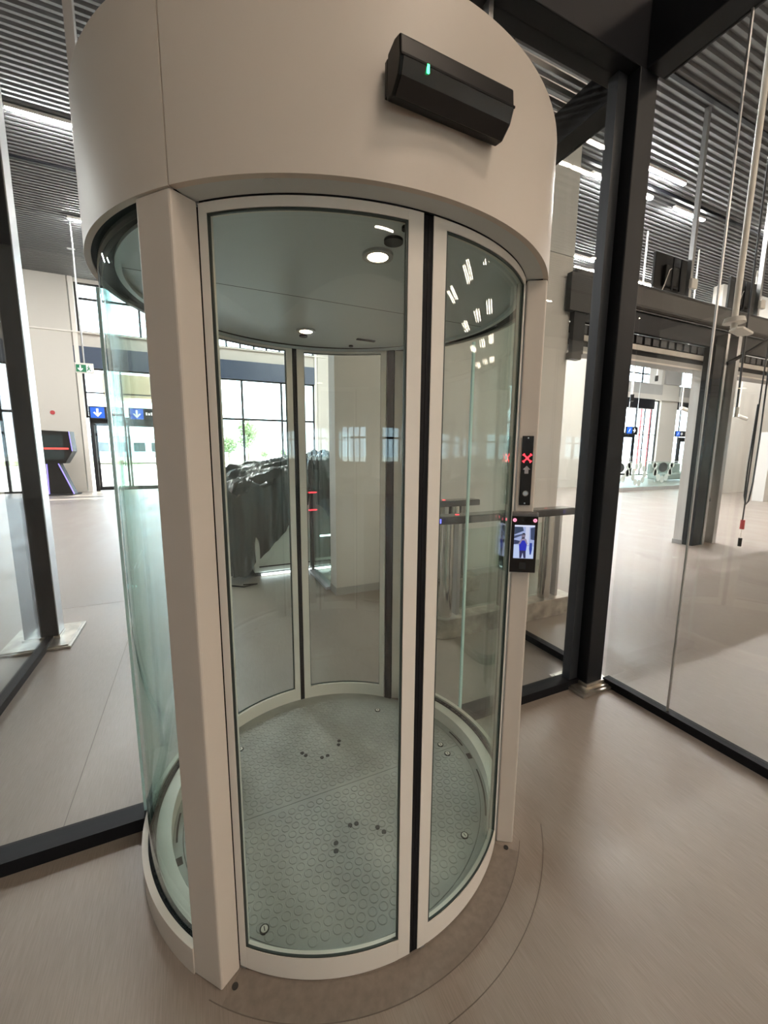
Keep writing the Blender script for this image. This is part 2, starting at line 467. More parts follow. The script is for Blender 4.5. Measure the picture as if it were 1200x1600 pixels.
t = thing('tan_awning', 'tan board canopy outside above the left glass door', 'canopy', (-3.2, 18.6, 0))
B().box(-.5, 1.9, -.3, 1.2, 3.6, 4.5).build('awning_board', M_tan, t)
for xx in (-.4, 1.8): B().box(xx, xx + .08, -.1, 0, -.02, 3.6).build('support', M_alu, t)
t = thing('outside_building', 'beige building outside with red window frames, seen behind the right hall', 'building', (24, 24, 0))
B().box(0, 6.5, 0, 6, -.02, 9).build('wall', mat('beige_render', (.62, .55, .47), .8), t)
for k in range(5): B().box(-.1, 6.6, -.06, 0, .9 + k * 1.5, 1.02 + k * 1.5).build('ledge', M_wall, t)
for x in (3.0, 4.1): B().box(x, x + .18, -.1, 0, 0, 9).build('red_post', M_redpaint, t)
t = thing('red_scaffold', 'red scaffold frame outside behind the rightmost glazed bay', 'scaffold', (33.0, 20.5, 0))
for k in range(4): B().box(k * 1.2, k * 1.2 + .1, 0, .1, -.02, 5.5).build('upright', M_redpaint, t)
for z in (1.8, 3.6): B().box(0, 3.7, .01, .09, z, z + .08).build('crossbar', M_redpaint, t)

# ------------------------------------------------------------------ steel frame and glass partitions
ZB = 3.56
gp = struct(B().box(-5, -.795, .10, .19, .0, .055).box(.795, 1.9, .10, .19, .0, .055).build('wall_partition', M_black))
for i, (a, c) in enumerate(((-5, -.80), (.80, 1.72))):
    B().box(a, c, .140, .150, .05, ZB).build('glass_pane', G_clear, gp)
B().box(-.80, .80, .140, .150, 2.50, ZB).build('glass_pane', G_clear, gp)
for x in (-.815, .79):
    B().box(x, x + .025, .125, .165, 2.50, ZB).build('edge_profile', M_alu, gp)
for sx in (-1, 1):
    B().box(min(sx * .786, sx * .799), max(sx * .786, sx * .799), .139, .151, .056, 2.095).build('glass_edge', mat('polished_glass_edge', (.62, .84, .82), .2), gp)
B().box(1.645, 1.715, .115, .175, .055, ZB).build('edge_profile', M_alu_dark, gp)
gr = struct(B().box(1.885, 1.945, -6.0, .05, .0, .05).build('wall_partition_right', M_black))
for a, c in ((-6.0, -2.18), (-2.174, -.353), (-.347, .05)):
    B().box(1.905, 1.915, a, c, .045, ZB).build('glass_pane', G_clear, gr)
for yy in (-.35, -2.177):
    B().box(1.9045, 1.9155, yy - .004, yy + .004, .045, ZB).build('glass_joint', M_alu, gr)
gl = struct(B().box(-1.70, -1.64, .19, 2.30, .0, .05).build('wall_partition_left', M_black))
B().box(-1.675, -1.665, .19, 2.30, .045, ZB).build('glass_pane', G_clear, gl)

def column(label, x, y, w, d, h, px, py, loc):
    t = thing('steel_column', label, 'column', loc)
    B().box(-w / 2, w / 2, -d / 2, d / 2, .012, h).build('shaft', M_steel_dark, t, bevel=.006)
    B().box(-px, px, -py, py, 0, .018).build('base_plate', M_plate, t, bevel=.004)
    B().box(-px + .02, px - .02, -py + .02, py - .02, .018, .026).build('base_plate_cover', M_plate, t, bevel=.003)
    B().box(-w / 2 - .012, w / 2 + .012, -d / 2 - .012, d / 2 + .012, .026, .045).build('collar', M_plate, t, bevel=.003)
    return t
column('anthracite square steel column right of the capsule, on a worn steel base plate', 0, 0, .145, .16, ZB, .17, .14, (1.795, .125, 0))
tc_ = column('dark steel column with a pale aluminium side, far left behind the capsule', 0, 0, .22, .14, 5.6, .23, .26, (-1.72, 2.37, 0))
B().box(.109, .116, -.070, .070, .05, 5.6).build('aluminium_cladding', M_alu, tc_)

tag(B().box(-5, 1.885, .05, .22, ZB, ZB + .32).build('steel_beam', M_steel_dark, bevel=.005),
    'black steel beam over the glass wall, running left from the column', 'beam')
tag(B().box(1.77, 1.93, -6, .05, ZB, ZB + .32).build('steel_beam', M_steel_dark, bevel=.005),
    'black steel beam over the right glass wall, top right corner of the photo', 'beam')
tag(B().box(1.77, 1.93, .22, 2.36, ZB, ZB + .2).build('steel_beam', M_steel_dark, bevel=.005),
    'black steel beam running back from the column towards the white wall', 'beam')
gq = struct(B().box(1.885, 1.945, .27, .99, .0, .05).build('wall_partition_rear', M_black))
B().box(1.905, 1.915, .27, .99, .045, ZB).build('glass_pane', G_clear, gq)
t = thing('cable_tray', 'perforated steel cable tray above the beam right of the canopy', 'cable tray', (1.2, .3, 3.80))
for xx in (0, .80): B().box(xx, xx + .012, 0, 2.0, 0, .07).build('side_rail', M_alu_dark, t)
for k in range(26): B().box(.012, .80, .02 + k * .078, .05 + k * .078, .004, .012).build('rung', M_alu, t)
for yy in (.2, 1.7):
    for xx in (.02, .78): B().cyl((xx, yy, .01), (xx, yy, ZC - 3.80), .006, 6).build('threaded_rod', M_alu, t)
t = thing('cable_bundle', 'loose red and black cables hanging above the right column', 'cables', (1.84, .03, ZB + .32))
for k, (mt_, dx) in enumerate(((M_redpaint, 0), (M_redpaint, .03), (M_black, -.03), (M_orange, .05))):
    B().tube([(dx, -.1, .01), (dx * 2, -.14, .08 + .02 * k), (dx + .05, -.2, .22), (dx + .02, -.16, .6), (dx, -.1, 1.6), (dx, 0, 3.3)], .007).build('cable', mt_, t)

# ------------------------------------------------------------------ the security capsule
RO, RD, H, HT = .788, .722, 2.1, 2.487
cap = thing('security_capsule', 'round white security entrance capsule with curved glass doors in the centre', 'entrance capsule', (0, 0, 0))
P = lambda b, n, mt, par=cap, **k: b.build(n, mt, par, **k)
# canopy: four curved panels round a dark drum, soffit rings and top
for a0, a1 in ((-43.35, 43.35), (43.65, 136.35), (136.65, 223.35), (223.65, 316.35)):
    P(B().arc(.772, RO, a0, a1, H, HT, 1.5), 'canopy_panel', M_coat)
P(B().arc(.73, .771, 0, 360, H + .012, HT - .004, 3), 'canopy_core', M_black)
P(B().disc((0, 0), RO, HT, 120), 'canopy_top', M_coat)
for s in (0, 180):
    P(B().arc(RD, .7715, s - 43.3, s + 43.3, H + .001, H + .011, 1.5), 'canopy_soffit', M_soffit)
    P(B().cyl(pt(.752, s - 27.5, H - .0006), pt(.752, s - 27.5, H + .004), .019, 24), 'soffit_plug', M_soffit)
for s in (90, 270):
    P(B().arc(.700, .7715, s - 46, s + 46, H + .008, H + .011, 1.5), 'canopy_soffit', M_black)  # coloured black for the shade in the gap above the side glass
# interior ceiling in two halves, lamps and sensors
b = B()
n = 48
for sg in (1, -1):
    q = [(.716 * cos(pi * i / n), -.03 + sg * (.002 + .70 * sin(pi * i / n)), H + .012) for i in range(n + 1)]
    ob = B(); ob.face(q if sg < 0 else q[::-1]); P(ob, 'ceiling_half', M_capsule_ceiling)
P(B().disc((0, 0), .73, H + .02, 80, up=False), 'ceiling_backing', M_black)
P(B().arc(.698, .716, 0, 360, H - .002, H + .012, 3), 'ceiling_rim', M_capsule_ceiling)
for x, y in ((-.008, -.457), (-.01, .379)):
    o = P(B().arc(.030, .045, 0, 360, -.004, .006, 12), 'downlight_ring', M_alu)
    o.location = (x, y, H + .008)
    lamp = B().disc((0, 0), .031, -.001, 24, up=False).build('lamp', M_spot, o)
for x, y, r in ((-.004, -.553, .026), (-.003, -.625, .012), (.0, .47, .02), (.28, .55, .012)):
    o = P(B().cyl((x, y, H + .004), (x, y, H + .0115), r, 24), 'ceiling_sensor', M_satin_black)
sl = B()
for k in range(5): sl.box(.26, .36, .40 + k * .004, .402 + k * .004, H + .006, H + .0115)
P(sl, 'ceiling_grille', M_black)
# four corner posts
for sx in (-1, 1):
    for sy in (-1, 1):
        poly = [(.541, .571), (.612, .492), (.580, .458), (.520, .492), (.487, .537)]
        poly = [(sx * a, sy * c) for a, c in poly]
        if sx * sy < 0: poly = poly[::-1]
        z0 = 0
        P(B().prism(poly, z0, H - .0012), 'post', M_coat, bevel=.005)
        if sy > 0:
            for z in (.35, .75, 1.15, 1.55, 1.9):
                c = (sx * .503, sy * .512, z); d = Vector((-sx * .73, -sy * .68, 0)) * .006
                P(B().cyl(c, tuple(Vector(c) + d), .005, 10), 'post_screw', M_alu)
        P(B().cyl((sx * .505, sy * .575, .0005), (sx * .505, sy * .575, .003), .009, 14), 'floor_plug', M_stain)
# side bases, fixed side glass, gaskets
for s in (90, 270):
    a0, a1 = s - 38.9, s + 38.9
    P(B().arc(.768, RO, a0, a1, 0, .090, 1.5), 'base_ring', M_coat)
    P(B().arc(.690, .742, a0, a1, .0, .075, 1.5), 'base_ring_inner', M_frame)
    P(B().arc(.742, .768, a0, a1, .0, .078, 1.5), 'base_gasket', M_black)
    P(B().arc(.750, .760, a0 - .5, a1 + .5, .078, H + .008, 1.5), 'side_glass', G_curved)
    P(B().arc(.7495, .7605, a0 + .2, a0 + .8, .078, H, .3), 'glass_edge', G_curved)
# floor: rim, two rubber halves with coin studs, locks and marks
P(B().arc(.655, .700, 0, 360, .0, .0085, 3), 'floor_rim', M_rubber)
P(B().disc((0, 0), .656, .004, 80), 'floor_underlay', M_stain)
halves = []
for sg in (1, -1):
    q = [(.652 * cos(pi * i / n), sg * .652 * sin(pi * i / n)) for i in range(n + 1)]
    y0 = -.035
    pts = []
    for i in range(n + 1):
        a = pi * i / n
        pts.append((.652 * cos(a), .652 * sin(a)))
    a0 = math.asin(y0 / .652)
    if sg > 0: ang = [a0 + (pi - 2 * a0) * i / n for i in range(n + 1)]
    else: ang = [pi - a0 + (pi + 2 * a0) * i / n for i in range(n + 1)]
    poly = [(.652 * cos(a), .652 * sin(a) + sg * .0012) for a in ang]
    halves.append(P(B().prism(poly, .0042, .010), 'floor_panel', M_rubber))
b = B(); pit = .041; row = 0; y = -.64
while y < .64:
    x = -.64 + (pit / 2 if row % 2 else 0)
    while x < .64:
        if math.hypot(x, y) < .635 and abs(y + .035) > .019:
            rows = []
            for rr, z in ((.0170, .010), (.0158, .0124), (.0132, .0124), (.0118, .0104)):
                rows.append([(x + rr * cos(2 * pi * i / 12), y + rr * sin(2 * pi * i / 12), z) for i in range(13)])
            b.grid(rows, flip=True)
            b.face([rows[-1][i] for i in range(12)], True)
        x += pit
    y += pit * .866; row += 1
o = P(b, 'coin_stud', M_rubber); o['kind'] = 'stuff'
for x, y in ((-.406, -.472), (.38, -.473), (-.394, .403), (.384, .403), (.57, .003), (.568, -.066), (-.55, -.15)):
    o = P(B().cyl((x, y, .010), (x, y, .0135), .0155, 20), 'floor_lock', M_satin_black)
    k = B().cyl((x, y, .0135), (x, y, .0150), .011, 18).build('lock_barrel', mat('bright_lock', (.72, .70, .64), .3, metal=.4), o)
    B().box(x - .0015, x + .0015, y - .007, y + .007, .0150, .0154).build('key_slot', M_black, o)
for x, y in ((-.113, -.319), (-.103, -.289), (-.026, -.239), (.001, -.242), (.074, -.294), (.09, -.323),
             (-.11, .245), (-.097, .22), (-.026, .174), (.004, .174), (.079, .225), (.091, .251)):
    P(B().cyl((x, y, .010), (x, y, .0125), .0095, 14), 'floor_marker', M_stain)
for a0, a1, r in ((86, 96, .672), (50, 72, .672), (-100, -88, .672), (-72, -60, .672)):
    P(B().arc(r, r + .007, a0, a1, .0085, .0092, 1.5), 'floor_slot', M_black)
for a in (78, -82): P(B().arc(.662, .684, a, a + 3, .0085, .0094, 1.5), 'floor_slot', M_black)

# sliding door leaves
def leaf(a0, a1, sa, sb, gk, r0=.700, r1=RD, tr=.025):
    """a0..a1 angular span, sa / sb stile widths at each end, gk gasket span"""
    b = B()
    b.arc(r0, r1, a0, a0 + sa, .008, H - .003, .7)
    b.arc(r0, r1, a1 - sb, a1, .008, H - .003, .7)
    b.arc(r0 + .0005, r1 - .0005, a0 + sa, a1 - sb, .006, .080, 1.5)
    b.arc(r0 + .0005, r1 - .0005, a0 + sa, a1 - sb, H - tr, H - .003, 1.5)
    d = P(b, 'sliding_door', M_frame)
    B().arc(.706, .714, a0 + sa - .1, a1 - sb + .1, .075, H - tr + .004, 1.5).build('glass_pane', G_curved, d)
    s = B()
    s.arc(.7145, .7195, a0 + sa, a0 + sa + .45, .08, H - tr, .4).arc(.7145, .7195, a1 - sb - .45, a1 - sb, .08, H - tr, .4)
    s.arc(.7145, .7195, a0 + sa, a1 - sb, .080, .086, 1.5).arc(.7145, .7195, a0 + sa, a1 - sb, H - tr - .005, H - tr, 1.5)
    s.build('glazing_seal', mat('dark_green_seal', (.03, .045, .042), .4), d)
    B().arc(r0 + .004, r1 - .003, gk[0], gk[1], .006, H - .004, .5).build('edge_gasket', M_black, d)
    b = B().arc(r0 - .001, r1 + .001, a0 + sa * .5 - .6, a0 + sa * .5 + .6, .002, .0075, .5)
    b.build('door_glide', M_alu, d)
    return d
leaf(-42.3, -.6, 1.7, 3.1, (-.6, .45)); leaf(1.6, 41.3, 3.0, 1.7, (.55, 1.6))
leaf(180.7, 222, 2.6, 2.6, (179.65, 180.7), tr=.014); leaf(137.2, 178.6, 2.6, 3.2, (178.6, 179.6), tr=.014)
for a, w in ((-43.2, .7), (42.3, .7), (135.0, 1.6), (223.6, 1.3)):
    P(B().arc(.695, .712, a - w, a + w, .005, H - .004, .5), 'post_gasket', M_black)
P(B().arc(.701, .722, -42, 42, H - .0025, H + .010, 1.5), 'door_track', M_black)
P(B().arc(.701, .722, 138, 222, H - .0025, H + .010, 1.5), 'door_track', M_black)

# ---- presence sensor on the canopy
t = thing('presence_sensor', 'black motion sensor bar with a green light mounted on the capsule canopy', 'sensor', (.0, -.7915, 2.222), radians(1))
prof = [(.004, .012), (.0, .100), (-.030, .106), (-.052, .098), (-.056, .050), (-.046, .022), (-.022, .0), (.0, .004)]
sq = lambda c: .053 + (c - .053) * .84
b = B(); b.prism([(a, sq(c)) for a, c in prof], -.138, .138, 'x')
b.build('housing', M_satin_black, t, bevel=.006, segs=3)
q = [(-.0565, .050), (-.0475, .022), (-.0232, -.001), (-.0245, -.0015), (-.0490, .021), (-.0580, .051)]
B().prism([(a, sq(c)) for a, c in q], -.132, .132, 'x').build('lens_cover', M_gloss_black, t)
B().box(-.137, .137, -.0590, -.0560, .051, .055).build('seam', M_black, t)
B().box(-.082, -.077, -.0592, -.0565, .040, .054).build('status_light', M_green, t)
# back pads following the drum
for a in (-.138, .108): B().box(a, a + .03, .0, .010, .022, .085).build('mounting_pad', M_satin_black, t)

# ---- indicator panel on the right post (local x: outwards, local -y: towards the viewer)
ROT = radians(-32.2)
t = thing('indicator_panel', 'narrow black indicator strip with red cross, grey arrow and steel button on the right post', 'indicator panel', (.5125, -.5555, 1.364), ROT)
B().box(-.019, .019, -.004, .0, 0, .238).build('plate', M_gloss_black, t, bevel=.0015)
b = B()
for sx, sz in ((1, 1), (1, -1), (-1, 1), (-1, -1)):
    for d in (.0035, .0075, .0115):
        b.cyl((sx * d, -.0052, .163 + sz * d), (sx * d, -.0040, .163 + sz * d), .0026, 10)
b.cyl((0, -.0052, .163), (0, -.0040, .163), .003, 10)
for sx, sz in ((1, 1), (1, -1), (-1, 1), (-1, -1)):
    b.cyl((sx * .0135, -.0052, .163 + sz * .0105), (sx * .0135, -.0040, .163 + sz * .0105), .0022, 8)
    b.cyl((sx * .0105, -.0052, .163 + sz * .0135), (sx * .0105, -.0040, .163 + sz * .0135), .0022, 8)
b.build('red_cross_light', M_red, t, label='glowing red cross')
B().prism([(-.0065, .110), (.0065, .110), (.0065, .124), (.0125, .124), (0, .137), (-.0125, .124), (-.0065, .124)], -.0048, -.0040, 'y').build('arrow', M_arrow, t)
o = B().cyl((0, -.009, .042), (0, -.004, .042), .0100, 24).build('button', M_chrome, t)
B().cyl((0, -.0105, .042), (0, -.009, .042), .0068, 20).build('button_cap', M_alu, o)
for z in (.007, .231): B().cyl((0, -.0055, z), (0, -.004, z), .0026, 12).build('screw', M_alu, t)
# ---- face reader terminal
t = thing('access_terminal', 'black face recognition terminal with lit screen on the right post of the capsule', 'access terminal', (.5125, -.5555, 1.128), ROT)
B().box(-.040, .040, -.008, .0, .02, .19).build('wall_bracket', M_satin_black, t)
B().box(-.0460, .0460, -.026, -.008, 0, .216).build('body', mat('terminal_grey', (.22, .21, .21), .3, metal=.6), t, bevel=.006, segs=3)
B().box(-.0440, .0440, -.0285, -.0245, .001, .2005).build('front_glass', M_gloss_black, t, bevel=.0012)
B().box(-.0400, .0400, -.0280, -.0245, .2025, .2125).build('top_strip', mat('strip_grey', (.16, .15, .15), .4), t, bevel=.0015)
for sx in (-.034, .034):
    o = B().cyl((sx, -.0292, .187), (sx, -.0284, .187), .0062, 20).build('infrared_light', M_pink, t)
    B().cyl((sx, -.0297, .187), (sx, -.0292, .187), .0026, 12).build('light_core', M_red, o)
B().cyl((-.006, -.0290, .187), (-.006, -.0284, .187), .0026, 14).build('camera_lens', M_tealglass, t)
def em(name, c, s=1.0): return mat(name, (0, 0, 0), .4, emit=c, estr=s)
scr = B().box(-.0330, .0345, -.0290, -.0284, .052, .170).build('screen', em('screen_sky', (.42, .50, .82), .50), t)
def sp(name, poly, c, d, s=.55):
    B().prism([(a, z) for a, z in poly], -.0290 - d, -.0289, 'y').build(name, em('screen_' + name, c, s), scr)
sp('image_floor', [(-.033, .052), (.0345, .052), (.0345, .095), (-.033, .100)], (.42, .50, .72), .0001, .7)
sp('image_roof', [(-.033, .164), (-.006, .164), (-.002, .150), (-.033, .136)], (.04, .06, .12), .0002)
sp('image_beam', [(-.033, .132), (-.003, .140), (-.003, .136), (-.033, .122)], (.06, .08, .16), .0002)
sp('image_wall', [(.004, .164), (.017, .164), (.017, .100), (.004, .100)], (.62, .66, .85), .0002)
sp('image_shade', [(.020, .160), (.0345, .164), (.0345, .118), (.022, .120)], (.05, .07, .15), .0002)
sp('image_counter', [(-.033, .118), (-.012, .114), (-.012, .104), (-.033, .102)], (.04, .05, .12), .0003)
sp('image_bar', [(-.033, .164), (.0345, .164), (.0345, .170), (-.033, .170)], (.75, .80, 1.0), .0002)
sp('person_two', [(.020, .108), (.028, .108), (.029, .085), (.026, .066), (.022, .066), (.019, .088)], (.02, .05, .32), .0003)
sp('legs', [(-.014, .084), (.008, .084), (.009, .053), (.002, .053), (-.002, .072), (-.006, .053), (-.012, .053)], (.03, .03, .10), .0004)
sp('shirt', [(-.012, .116), (.006, .116), (.011, .106), (.009, .080), (-.014, .080), (-.016, .106)], (.02, .03, .50), .0005)
sp('arms', [(-.018, .104), (-.008, .124), (.000, .126), (.008, .120), (.013, .104), (.009, .103), (.003, .116), (-.006, .116), (-.013, .102)], (.30, .25, .38), .0006)
sp('head', [(-.008, .128), (-.009, .134), (-.005, .140), (.001, .140), (.004, .134), (.003, .127), (-.003, .123)], (.22, .18, .26), .0007)
sp('hair', [(-.009, .134), (-.005, .142), (.002, .142), (.005, .135), (.001, .137), (-.005, .137)], (.01, .01, .03), .0008)
sp('phone', [(-.008, .122), (.002, .123), (.002, .127), (-.008, .126)], (.01, .01, .02), .0009)
B().box(-.011, .011, -.0289, -.0284, .013, .037).build('card_symbol', mat('card_symbol_print', (.012, .012, .012), .4), t)

# ------------------------------------------------------------------ things in the hall behind the capsule
# white wall block
wblk = struct(B().box(.78, 3.93, 2.38, 2.58, .0, 3.95).build('wall_block', M_white))
B().box(.78, 3.93, 2.37, 2.59, 3.952, 5.3).build('upper_panel', mat('reflection_toned_panel', (.58, .585, .57), .35), wblk)  # opaque upper wall; the ceiling's reflection is put into its grey tone
B().box(.775, 3.935, 2.373, 2.585, .0, .085).build('skirting', M_greywall, wblk)
# roller shutter portals
def portal(x0, x1, label):
    t = thing('shutter_portal', label, 'shutter', (x0, 2.3, 0))
    L = x1 - x0
    b = B(); n = 14
    rows = [[(x, .24 + .22 * cos(pi * i / n + pi / 2), 3.66 + .21 * sin(pi * i / n - pi / 2 + pi / 2) if False else 3.66 + .2 * cos(pi * i / n)) for i in range(n + 1)] for x in (0, L)]
    B().box(0, L, .02, .5, 3.50, 3.86).build('shutter_drum_cover', M_dark_hall, t, bevel=.07, segs=4)
    B().box(0, L, .06, .12, 3.22, 3.50).build('dark_fascia', M_steel_dark, t)
    B().box(0, L, .03, .06, 3.485, 3.500).build('fascia_trim', M_alu_dark, t)
    B().box(0, L, .14, .20, 3.08, 3.22).build('grille_back', M_black, t)
    k = 0
    while k * .19 + .05 < L - .1:
        B().box(.05 + k * .19, .18 + k * .19, .120, .14, 3.10, 3.205).build('grille_cell', M_alu_dark, t); k += 1
    B().box(0, L, .10, .2, 3.005, 3.075).build('pale_strip', M_wall, t)
    B().box(0, L, .13, .2, 2.93, 3.005).build('shadow_gap', M_black, t)
    B().box(0, L, .10, .4, 2.87, 2.93).build('lintel_frame', M_greywall, t)
    B().box(0, L, .10, .12, 2.850, 2.870).build('lintel_edge', M_frame, t)
    return t
p1 = portal(3.945, 7.60, 'dark roller shutter housing spanning between the white wall and the far column')
B().box(-.13, .25, -.02, .055, 3.30, 3.74).build('end_box', M_satin_black, p1)
B().box(-.02, .18, .0, .055, 2.80, 3.30).build('end_box', M_steel_dark, p1)
B().box(-.06, .12, -.03, .055, 2.72, 2.80).build('end_box', M_satin_black, p1)
p2 = portal(7.62, 13.5, 'dark roller shutter housing right of the far column at the right edge')
t = thing('portal_column', 'far column with a white side, dark front and silver posts between the two roller shutters', 'column', (6.95, 2.25, 0))
B().box(0, .66, .14, .28, 0, 2.92).build('white_core', M_white, t)
B().box(-.012, .672, .13, .29, 0, .07).build('skirting', M_greywall, t)
B().box(.0, .25, -.02, .14, 0, 3.2).build('dark_front', M_steel_dark, t)
B().box(.25, .31, -.04, .14, 0, 3.4).build('guide_rail', M_alu, t)
B().box(.56, .66, -.04, .14, 0, 3.4).build('guide_rail', M_alu, t)
B().box(.30, .40, .02, .14, 1.15, 1.60).build('junction_box', M_greywall, t)
B().tube([(.36, .06, 1.15), (.38, .02, .95), (.34, .0, .85), (.40, .0, .74)], .018).build('hanging_cable', M_stain, t)
for k, dx in enumerate((.42, .48, .53)):
    B().tube([(dx, .10, 3.3), (dx + .02 * sin(k), .07, 2.4), (dx - .02, .09, 1.6), (dx - .05 + .02 * k, .08, 1.2)], .012).build('hanging_cable', [M_stain, M_alu, M_stain][k], t)
B().tube([(.30, -.05, 2.95), (.62, -.2, 3.15), (1.35, -.4, 3.62)], .03).build('diagonal_strut', M_steel_dark, t)
tag(B().box(15.95, 17.3, 5.0, 5.3, 0, 2.2).build('white_partition', M_white), 'plain white partition at the right edge of the far hall', 'partition')
tag(B().box(12.8, 16.0, 11.0, 11.3, 0, ZC - .01).build('beige_pier', M_wall), 'tall beige pier in the far hall seen between the white wall and the steel column', 'pier')
tag(B().box(16.2, 22.5, 7.0, 7.3, 0, ZC - .01).build('beige_wall_panel', M_wall), 'tall beige wall panel at the right edge behind the hanging cables', 'wall panel')

# turnstiles
def turnstile(x0, x1, y, label, left_end=True, blue='left'):
    t = thing('turnstile', label, 'turnstile', (x0, y, 0))
    L = x1 - x0
    hw = .075
    arc_ = [(hw + .02 - hw * cos(a) * 1.1, hw * sin(a)) for a in [(-pi / 2 + pi * i / 10) * 1 for i in range(11)]]
    poly = [(hw * 1.1 * (1 - cos(a)), hw * sin(a)) for a in [pi / 2 - pi * i / 10 for i in range(11)]]
    poly = [(.085 - .085 * cos(a), hw * sin(a)) for a in [-pi / 2 + pi * i / 12 for i in range(13)]] + [(L, hw), (L, -hw)]
    B().prism(poly, .965, 1.025).build('arm_rest', M_steel_dark, t, bevel=.006)
    B().prism([(a * .98 + .004, c * .9) for a, c in poly], 1.025, 1.029).build('top_glass', M_tealglass, t)
    bl = (0.002, .03) if blue == 'left' else (L - .02, L + .004)
    B().box(bl[0], bl[1], -.045, .045, .975, 1.010).build('blue_light', M_blue, t)
    B().cyl((.20, 0, 1.029), (.20, 0, 1.031), .016, 14).build('red_light', M_red, t)
    for px_ in (.11, L - .28):
        B().cyl((px_, 0, .17), (px_, 0, .966), .054, 28).build('post', M_chrome, t)
    for px_ in (.20, L - .16):
        B().box(px_, px_ + .03, -.03, .03, .17, .966).build('glass_clamp', M_alu, t)
    pb = [(.095 - .095 * cos(a), .095 * sin(a)) for a in [-pi / 2 + pi * i / 14 for i in range(15)]] + [(L + .03, .095), (L + .03, -.095)]
    B().prism(pb, 0, .17).build('base', M_plate, t, bevel=.004)
    B().box(.26, L - .36, -.006, .006, .20, .90).build('glass_wing', G_rail, t)
    B().box(L * .45, L * .45 + .14, -.02, .02, .17, .965).build('pillar_frame', M_alu_dark, t)
    return t
turnstile(1.215, 2.72, 1.12, 'chrome turnstile with black top and blue light, nearer one right of the capsule')
turnstile(1.66, 2.28, 2.0, 'further chrome turnstile with black top against the white wall', blue='right')

# white cabinet run with LED line, glass barrier
t = thing('screening_machine', 'pale grey cabinet with a glowing floor line half hidden by black plastic', 'machine', (.06, 3.39, 0))
B().box(0, .70, 0, .9, .05, .98).build('cabinet', M_cab, t, bevel=.01)
B().box(.06, .69, -.006, .0, .13, .95).build('door_panel', mat('cabinet_door', (.72, .76, .71), .35), t)
B().box(.06, .69, -.008, .0, .115, .128).build('panel_gap', M_black, t)
B().box(.08, 1.9, -.015, -.002, .012, .035).build('floor_light', M_floorglow, t)
B().box(.0, 1.9, .02, .88, .0, .05).build('plinth', M_stain, t)
B().box(.72, 1.9, .0, .9, .10, 1.05).build('dark_cabinet', M_tealglass, t, bevel=.005)
B().box(.74, 1.9, -.006, .0, .12, .16).build('lower_trim', M_cab, t)
B().box(.83, 1.9, -.008, .0, .44, .46).build('light_line', M_floorglow, t)
t = thing('glass_barrier', 'glass barrier panel on a pale sill between the white wall and the covered machine', 'glass barrier', (.78, 2.60, 0))
B().box(-.05, .05, .0, .76, 0, .03).build('sill', mat('lilac_sill', (.50, .48, .56), .3, metal=.3), t)
B().box(-.006, .006, .0, .74, .03, 1.32).build('glass_pane', G_rail, t)
B().box(-.02, .02, .71, .75, .03, 1.18).build('end_post', M_steel_dark, t)
for z in (.80, 1.02): B().box(-.05, .05, .695, .71, z, z + .012).build('red_light', M_red, t)

def cover(name, label, x0, x1, y0, y1, ztop, hem, seed, parent=None, slope=.12):
    rnd = random.Random(seed)
    t = tag(bpy.data.objects.new(name, bpy.data.meshes.new(name)), label, 'plastic cover')
    COL.objects.link(t)
    NS, NT = 220, 46
    ph = [rnd.uniform(0, 6.28) for _ in range(12)]
    per = []
    w, d = x1 - x0, y1 - y0; tot = 2 * (w + d)
    for i in range(NS):
        s = tot * i / NS
        if s < w: p = (x0 + s, y0, 0, -1)
        elif s < w + d: p = (x1, y0 + s - w, 1, 0)
        elif s < 2 * w + d: p = (x1 - (s - w - d), y1, 0, 1)
        else: p = (x0, y1 - (s - 2 * w - d), -1, 0)
        per.append((s, *p))
    cx, cy = (x0 + x1) / 2, (y0 + y1) / 2
    v = []
    for j in range(NT + 1):
        tt = j / NT
        for s, x, y, nx, ny in per:
            zt = ztop(x, y)
            rg = lambda q: 1 - 2 * abs(sin(q * .5)) ** .8
            fold = rg(s * 17 + ph[0] + 3.0 * tt) * .55 + rg(s * 31 + ph[1] - 4 * tt) * .35 + sin(s * 7 + ph[2]) * .5 + .18 * rg(s * 63 + ph[3])
            if tt < .35:
                k = tt / .35
                k2 = k ** .8
                px, py = cx + (x - cx) * k2, cy + (y - cy) * k2
                z = ztop(px, py) - .05 * max(0, k - .8) / .2 + .02 * fold * k + .050 * rg((px * .75 + py) * 23 + ph[4] + sin(px * 6)) * k + .02 * rg((px * .5 + py) * 41 + ph[5])
            else:
                k = (tt - .35) / .65
                hz = hem(x, y)
                z0_ = ztop(x, y) - .05
                z = z0_ + (hz - z0_) * k + .012 * sin(s * 30 + ph[6]) * k
                amp = .026 + .060 * k
                off = amp * fold + .03 * k + .010 * sin(z * 7 + s * 9 + ph[7])
                px, py = x + nx * off, y + ny * off
            v.append((px, py, max(z, .01)))
    f = []
    for j in range(NT):
        for i in range(NS):
            i2 = (i + 1) % NS
            f.append((j * NS + i, (j + 1) * NS + i, (j + 1) * NS + i2, j * NS + i2))
    t.data.from_pydata(v, [], f)
    t.data.polygons.foreach_set('use_smooth', [True] * len(f))
    t.data.materials.append(M_plastic)
    return t
cover('plastic_cover', 'crumpled black plastic sheet draped over the machine behind the capsule doors',
      -.20, .70, 3.30, 4.2, lambda x, y: (1.10 + .42 * max(0, x + .12)) * (1 - min(1, (y - 3.3) / .55)) + (1.30 + .20 * (x + .2)) * min(1, (y - 3.3) / .55), lambda x, y: .06 if x < -.02 else .06 + (x + .02) * 1.12, 3)
